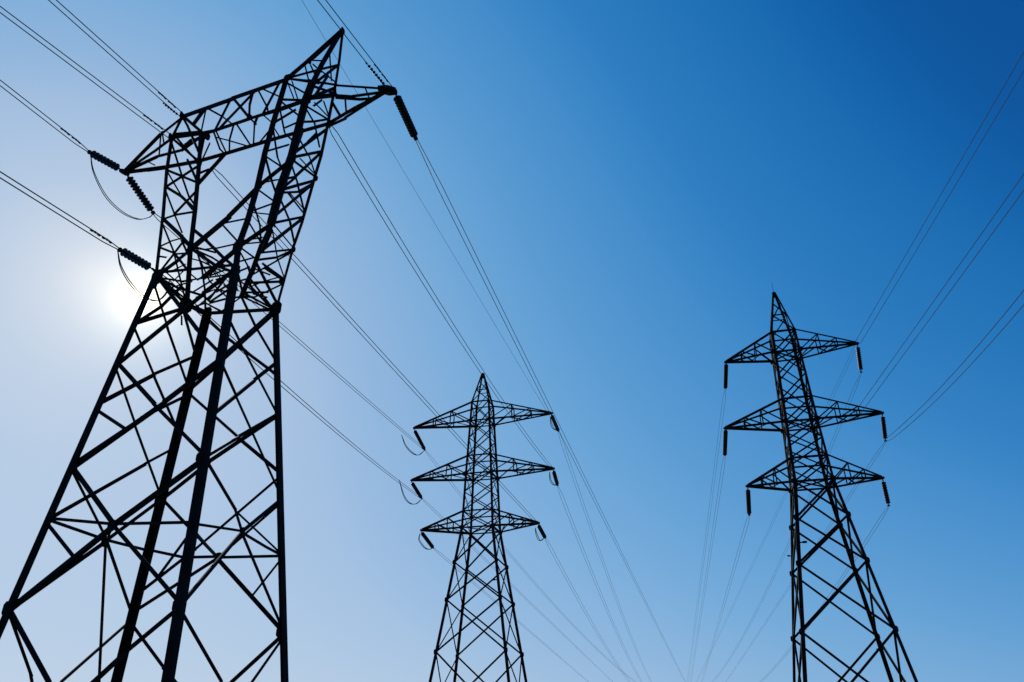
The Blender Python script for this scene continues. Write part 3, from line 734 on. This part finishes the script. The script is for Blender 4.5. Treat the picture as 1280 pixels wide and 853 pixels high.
# ------------------------------------------------------------ cables, strings, jumpers
# cable: end, end, sag, spacing of the pair, radius, label, group, single wire, spacing left at the clamp
WIRES = [
    ((-3.599, 16.515, 18.54), (-21.84, -24.647, 20.146), 0.2, 0.2, 0.0145, 'twin cable crossing the near pylon peak down to its right arm tip', 'conductors running from the near pylon towards the camera', False, 1.0),
    ((-10.9, 18.294, 19.341), (-28.124, -23.357, 20.506), 0.2, 0.2, 0.0145, 'twin cable ending at the upper left corner of the near pylon head', 'conductors running from the near pylon towards the camera', False, 1.0),
    ((-11.132, 18.371, 18.477), (-33.244, -20.928, 20.995), 0.2, 0.2, 0.0145, 'twin cable ending just above the left arm of the near pylon', 'conductors running from the near pylon towards the camera', False, 1.0),
    ((-13.854, 18.584, 18.09), (-31.723, -22.756, 21.578), 0.2, 0.2, 0.0145, 'twin cable from the left edge to the left arm tip of the near pylon', 'conductors running from the near pylon towards the camera', False, 0.35),
    ((-10.442, 16.233, 12.632), (-21.136, -28.561, 8.522), 0.2, 0.2, 0.0145, 'lowest twin cable on the left, ending at the waist of the near pylon', 'conductors running from the near pylon towards the camera', False, 0.35),
    ((-3.114, 18.584, 18.497), (52.957, 241.674, 3.6), 0.05, 0.2, 0.0145, 'twin cable from the near pylon right arm tip, passing right of the middle pylon', 'conductors leaving the near pylon for the line beyond', False, 0.35),
    ((-5.865, 17.937, 18.587), (3.305, 58.555, 19.158), 0.706, 0.22, 0.016, 'twin cable from under the near pylon right arm to the middle pylon, behind its peak', 'conductors leaving the near pylon for the line beyond', False, 0.35),
    ((-10.119, 19.372, 18.071), (1.969, 58.867, 14.772), 0.05, 0.22, 0.016, "twin cable from the near pylon's window to the middle pylon's lowest right arm", 'conductors leaving the near pylon for the line beyond', False, 0.35),
    ((-12.899, 21.424, 17.704), (-8.087, 64.188, 22.88), 0.05, 0.22, 0.016, "twin cable from the near pylon's left arm to the middle pylon's top left arm", 'conductors leaving the near pylon for the line beyond', False, 0.35),
    ((-9.951, 17.252, 12.617), (-8.132, 63.884, 18.322), 0.303, 0.22, 0.016, "twin cable from the near pylon's waist to the middle pylon's middle left arm", 'conductors leaving the near pylon for the line beyond', False, 0.35),
    ((4.052, 61.71, 23.679), (-33.269, -32.27, 49.6), 0.05, 0.0, 0.011, "thin single wire from behind the near pylon peak to the middle pylon's top right arm", None, True, 0.35),
    ((-8.087, 64.188, 22.88), (52.92, 255.327, 3.6), 6.043, 0.26, 0.0135, 'twin cable leaving the top left arm of the middle pylon for the distance', 'conductors running on past the middle pylon', False, 0.35),
    ((-8.132, 63.884, 18.322), (37.139, 258.693, 3.6), 0.05, 0.26, 0.0135, 'twin cable leaving the middle left arm of the middle pylon for the distance', 'conductors running on past the middle pylon', False, 0.35),
    ((-6.958, 64.089, 14.052), (30.497, 260.72, 3.6), 0.05, 0.26, 0.0135, 'twin cable leaving the lowest left arm of the middle pylon for the distance', 'conductors running on past the middle pylon', False, 0.35),
    ((4.052, 61.71, 23.679), (48.232, 256.774, 3.6), 6.046, 0.26, 0.0135, 'twin cable leaving the top right arm of the middle pylon for the distance', 'conductors running on past the middle pylon', False, 0.35),
    ((3.711, 60.294, 18.354), (47.091, 255.544, 3.6), 6.044, 0.26, 0.0135, 'twin cable leaving the middle right arm of the middle pylon for the distance', 'conductors running on past the middle pylon', False, 0.35),
    ((2.594, 61.544, 14.281), (48.303, 256.251, 3.6), 6.042, 0.26, 0.0135, 'twin cable leaving the lowest right arm of the middle pylon for the distance', 'conductors running on past the middle pylon', False, 0.35),
    ((26.609, 50.505, 26.52), (15.115, -23.612, 26.6), 0.05, 0.48, 0.016, "topmost twin cable from the right edge to the right pylon's top right arm", 'conductors strung on the right pylon', False, 1.0),
    ((25.27, 50.306, 20.747), (13.737, -23.804, 21.1), 0.051, 0.48, 0.016, "twin cable from the right edge onto the right pylon's middle right arm", 'conductors strung on the right pylon', False, 1.0),
    ((27.31, 51.24, 18.876), (8.712, -21.713, 19.1), 2.863, 0.48, 0.016, "lowest twin cable from the right edge, clamped below the right pylon's middle right arm", 'conductors strung on the right pylon', False, 0.35),
    ((18.034, 57.109, 25.703), (52.984, 254.362, 3.6), 0.061, 0.24, 0.0115, 'twin cable leaving the string under the top left arm of the right pylon', 'conductors strung on the right pylon', False, 0.35),
    ((17.497, 58.235, 20.199), (53.92, 255.14, 3.6), 0.052, 0.24, 0.0115, 'twin cable leaving the string under the middle left arm of the right pylon', 'conductors strung on the right pylon', False, 0.35),
    ((17.731, 55.091, 14.492), (55.91, 251.58, 3.6), 0.051, 0.24, 0.0115, 'twin cable leaving the string under the lowest left arm of the right pylon', 'conductors strung on the right pylon', False, 0.35),
    ((26.802, 51.317, 24.443), (51.461, 251.005, 3.6), 6.049, 0.24, 0.0115, 'twin cable leaving the string under the top right arm of the right pylon', 'conductors strung on the right pylon', False, 0.35),
    ((27.31, 51.24, 18.876), (60.648, 248.875, 3.6), 0.057, 0.24, 0.0115, 'twin cable leaving the string under the middle right arm of the right pylon', 'conductors strung on the right pylon', False, 0.35),
    ((26.128, 50.722, 13.984), (55.718, 249.244, 3.6), 6.046, 0.24, 0.0115, 'twin cable leaving the string under the lowest right arm of the right pylon', 'conductors strung on the right pylon', False, 0.35),
    ((26.609, 50.505, 26.52), (52.9, 249.807, 3.6), 0.05, 0.24, 0.01, "faint twin cable leaving the very tip of the right pylon's top right arm", 'conductors strung on the right pylon', False, 1.0),
]
STRINGS = [
    ((-13.464, 19.816, 18.382), (-13.854, 18.584, 18.09), 0.138, 1, 'dark insulator string pulling left from the left arm tip of the near pylon', 'insulator strings on the near pylon'),
    ((-13.152, 19.711, 18.081), (-12.899, 21.424, 17.704), 0.138, 1, 'dark insulator string slanting down right from the left arm tip of the near pylon', 'insulator strings on the near pylon'),
    ((-10.046, 17.28, 12.689), (-10.442, 16.233, 12.632), 0.125, 1, 'dark insulator string left of the near pylon waist, beside the sun', 'insulator strings on the near pylon'),
    ((-3.487, 16.477, 18.401), (-3.114, 18.584, 18.497), 0.138, 1, 'long dark insulator string slanting down from the right arm tip of the near pylon', 'insulator strings on the near pylon'),
    ((-3.724, 16.567, 18.652), (-4.212, 15.471, 18.614), 0.05, 1, 'slim fitting string above the right arm tip of the near pylon', 'insulator strings on the near pylon'),
    ((-11.035, 18.345, 19.39), (-11.289, 17.716, 19.34), 0.045, 1, 'short slim fitting string at the upper left corner of the near pylon head', 'insulator strings on the near pylon'),
    ((-8.745, 61.365, 23.803), (-8.087, 64.188, 22.88), 0.165, 0, 'dark insulator string under the top left arm of the middle pylon', 'insulator strings on the middle pylon'),
    ((-8.721, 61.36, 19.047), (-8.132, 63.884, 18.322), 0.165, 0, 'dark insulator string under the middle left arm of the middle pylon', 'insulator strings on the middle pylon'),
    ((-7.652, 61.111, 14.737), (-6.958, 64.089, 14.052), 0.165, 0, 'dark insulator string under the lowest left arm of the middle pylon', 'insulator strings on the middle pylon'),
    ((3.316, 58.553, 23.977), (4.052, 61.71, 23.679), 0.165, 0, 'dark insulator string under the top right arm of the middle pylon', 'insulator strings on the middle pylon'),
    ((3.305, 58.555, 19.108), (3.711, 60.294, 18.354), 0.165, 0, 'dark insulator string under the middle right arm of the middle pylon', 'insulator strings on the middle pylon'),
    ((1.969, 58.867, 14.722), (2.594, 61.544, 14.281), 0.165, 0, 'dark insulator string under the lowest right arm of the middle pylon', 'insulator strings on the middle pylon'),
    ((17.009, 52.776, 25.939), (18.034, 57.109, 25.703), 0.172, 0, 'dark insulator string under the top left arm of the right pylon', 'insulator strings on the right pylon'),
    ((16.248, 52.957, 20.462), (17.497, 58.235, 20.199), 0.172, 0, 'dark insulator string under the middle left arm of the right pylon', 'insulator strings on the right pylon'),
    ((17.174, 52.737, 15.878), (17.731, 55.091, 14.492), 0.172, 0, 'dark insulator string under the lowest left arm of the right pylon', 'insulator strings on the right pylon'),
    ((26.609, 50.505, 26.37), (26.802, 51.317, 24.443), 0.172, 0, 'dark insulator string under the top right arm of the right pylon', 'insulator strings on the right pylon'),
    ((27.108, 50.387, 20.601), (27.31, 51.24, 18.876), 0.172, 0, 'dark insulator string under the middle right arm of the right pylon', 'insulator strings on the right pylon'),
    ((26.105, 50.624, 15.801), (26.128, 50.722, 13.984), 0.172, 0, 'dark insulator string under the lowest right arm of the right pylon', 'insulator strings on the right pylon'),
]
JUMPERS = [
    ([(-13.717, 18.482, 17.964), (-13.621, 18.768, 17.406), (-13.416, 19.381, 16.906), (-13.185, 20.07, 16.766), (-12.973, 20.705, 16.93), (-12.839, 21.103, 17.29), (-12.792, 21.246, 17.57)], 0.014, 0.08, 'slack jumper loop hanging under the left arm tip of the near pylon', 'slack jumper loops'),
    ([(-10.356, 16.042, 12.478), (-10.287, 16.249, 12.112), (-10.165, 16.613, 11.84), (-10.007, 17.084, 11.695), (-9.849, 17.556, 11.815), (-9.768, 17.799, 12.214), (-9.766, 17.805, 12.641)], 0.014, 0.08, 'slack jumper loop hanging at the waist of the near pylon against the sun', 'slack jumper loops'),
    ([(-9.397, 58.571, 22.34), (-9.162, 59.578, 21.759), (-8.804, 61.115, 21.618), (-8.443, 62.659, 21.896), (-8.086, 64.192, 22.843)], 0.027, 0.12, 'small jumper loop under the top left arm of the middle pylon', 'slack jumper loops'),
    ([(-9.368, 58.586, 18.479), (-9.083, 59.808, 17.471), (-8.775, 61.128, 17.201), (-8.43, 62.605, 17.503), (-8.13, 63.893, 18.253)], 0.027, 0.12, 'small jumper loop under the middle left arm of the middle pylon', 'slack jumper loops'),
    ([(-7.731, 60.774, 14.581), (-7.757, 60.661, 14.039), (-7.481, 61.844, 13.689), (-7.208, 63.016, 13.715), (-6.981, 63.988, 14.033)], 0.027, 0.12, 'small jumper loop under the lowest left arm of the middle pylon', 'slack jumper loops'),
    ([(3.179, 57.966, 23.628), (3.24, 58.226, 23.079), (3.491, 59.303, 23.039), (4.052, 61.71, 23.679)], 0.027, 0.12, 'small jumper loop under the top right arm of the middle pylon', 'slack jumper loops'),
    ([(2.899, 56.81, 18.498), (2.953, 57.045, 17.912), (3.272, 58.41, 17.9), (3.711, 60.294, 18.354)], 0.027, 0.12, 'small jumper loop under the middle right arm of the middle pylon', 'slack jumper loops'),
    ([(1.667, 57.571, 14.24), (1.796, 58.123, 13.799), (2.079, 59.335, 13.609), (2.555, 61.376, 14.279)], 0.027, 0.12, 'small jumper loop under the lowest right arm of the middle pylon', 'slack jumper loops'),
]

def catenary(a, b, sag, n):
    a, b = V(a), V(b)
    out = []
    for i in range(n + 1):
        t = i / n
        p = a.lerp(b, t)
        p.z -= 4 * sag * t * (1 - t)
        out.append(p)
    return out

for a, b, sag, sep, r, label, group, single, fan in WIRES:
    base = V(a)
    if single:
        bm = bmesh.new()
        tube(bm, [p - base for p in catenary(a, b, sag, 48)], r)
        o = link_mesh('earth_wire', bm, CABLE)
        o.location = base
        o['label'] = label
        o['category'] = 'cable'
        continue
    t = thing('twin_cable', label, 'cable', base, 0, group)
    d = V(b) - base
    side = V((d.y, -d.x, 0)).normalized() * (sep / 2)
    pts = [p - base for p in catenary(a, b, sag, 48)]
    n = len(pts) - 1
    for sgn in (-1, 1):
        bm = bmesh.new()
        # the pair fans out of the clamp over the first metre or two
        line = [pts[0] + side * (sgn * fan)] + [pts[0].lerp(pts[1], 0.5) + side * sgn] + [p + side * sgn for p in pts[1:]]
        tube(bm, line, r)
        link_mesh('conductor', bm, CABLE, t)
    for f, sgn in ((0.55 / d.length, -1), (0.95 / d.length, -1)) if 'near' in (group or '') and 'towards' in group else ():
        c = pts[0] + (pts[1] - pts[0]) * (f * n) + side * sgn      # damper weights hung just off the clamp
        k = (pts[1] - pts[0]).normalized()
        drop = V((0, 0, -r * 2.2))
        bm = bmesh.new()
        tube(bm, [c - k * 0.16 + drop, c - k * 0.09 + drop], r * 1.6)
        tube(bm, [c + k * 0.09 + drop, c + k * 0.16 + drop], r * 1.6)
        tube(bm, [c - k * 0.1 + drop, c + k * 0.1 + drop], r * 0.7)
        tube(bm, [c + V((0, 0, r * 1.2)), c + drop * 1.2], r * 1.3)
        link_mesh('vibration_damper', bm, STEEL, t)

disc_cache = {}
def disc_mesh(r, pitch):
    key = (round(r, 3), round(pitch, 3))
    if key not in disc_cache:
        bm = bmesh.new()
        lathe(bm, [(r * 0.3, 0), (r * 0.34, -pitch * 0.25), (r * 0.62, -pitch * 0.36), (r, -pitch * 0.62), (r * 0.97, -pitch * 0.72), (r * 0.5, -pitch * 0.62), (r * 0.16, -pitch * 0.7), (r * 0.16, -pitch)], 14)
        bmesh.ops.recalc_face_normals(bm, faces=bm.faces[:])
        me = bpy.data.meshes.new('insulator_disc')
        bm.to_mesh(me)
        bm.free()
        me.materials.append(PORCELAIN)
        disc_cache[key] = me
    return disc_cache[key]

# string: upper end, lower end, disc radius, discs as parts, label, group
for a, b, r, single_discs, label, group in STRINGS:
    a, b = V(a), V(b)
    L = (b - a).length
    t = thing('insulator_string', label, 'insulator', a, 0, group)
    t.rotation_mode = 'QUATERNION'
    t.rotation_quaternion = (a - b).to_track_quat('Z', 'Y')
    head, foot = min(0.2, L * 0.07), min(0.2, L * 0.1)
    body = L - head - foot
    n = max(4, round(body / (r * (0.95 if r > 0.08 else 2.4))))
    pitch = body / n
    bm = bmesh.new()
    lathe(bm, [(r * 0.2, 0.12), (r * 0.28, 0.02), (r * 0.15, -head * 0.5), (r * 0.3, -head)], 8)
    link_mesh('shackle', bm, STEEL, t)
    if single_discs:
        me = disc_mesh(r, pitch)
        for k in range(n):
            o = bpy.data.objects.new('insulator_disc', me)
            COL.objects.link(o)
            o.parent = t
            o.location = (0, 0, -head - k * pitch)
    else:                            # under two pixels each: one part
        bm = bmesh.new()
        prof = []
        for k in range(n):
            z = -head - k * pitch
            prof += [(r * 0.7, z), (r * 0.96, z - pitch * 0.3), (r, z - pitch * 0.6), (r * 0.7, z - pitch * 0.9)]
        lathe(bm, prof, 12)
        o = link_mesh('disc_stack', bm, PORCELAIN, t)
        o['kind'] = 'stuff'
    bm = bmesh.new()
    z = -head - body
    lathe(bm, [(r * 0.3, z), (r * 0.2, z - foot * 0.5), (r * 0.55, z - foot * 0.6), (r * 0.55, z - foot), (r * 0.2, z - foot * 1.05)], 8)
    link_mesh('clamp', bm, STEEL, t)

# jumper: points, radius, spacing, label, group
def smooth(pts, k=8):
    pts = [V(p) for p in pts]
    ext = [pts[0] * 2 - pts[1]] + pts + [pts[-1] * 2 - pts[-2]]
    out = []
    for i in range(1, len(ext) - 2):
        p0, p1, p2, p3 = ext[i - 1:i + 3]
        for j in range(k):
            u = j / k
            out.append(0.5 * ((2 * p1) + (p2 - p0) * u + (2 * p0 - 5 * p1 + 4 * p2 - p3) * u * u + (3 * p1 - p0 - 3 * p2 + p3) * u ** 3))
    out.append(pts[-1])
    return out

for pts, r, sep, label, group in JUMPERS:
    base = V(pts[0])
    t = thing('jumper_cable', label, 'cable', base, 0, group)
    line = [p - base for p in smooth(pts)]
    d = line[-1] - line[0]
    side = V((d.y, -d.x, 0)).normalized() * (sep / 2)
    for sgn in (-1, 1):
        bm = bmesh.new()
        tube(bm, [p + side * (sgn * math.sin(math.pi * min(1, max(0.0, i / (len(line) - 1))) )) for i, p in enumerate(line)], r)
        link_mesh('conductor', bm, CABLE, t)
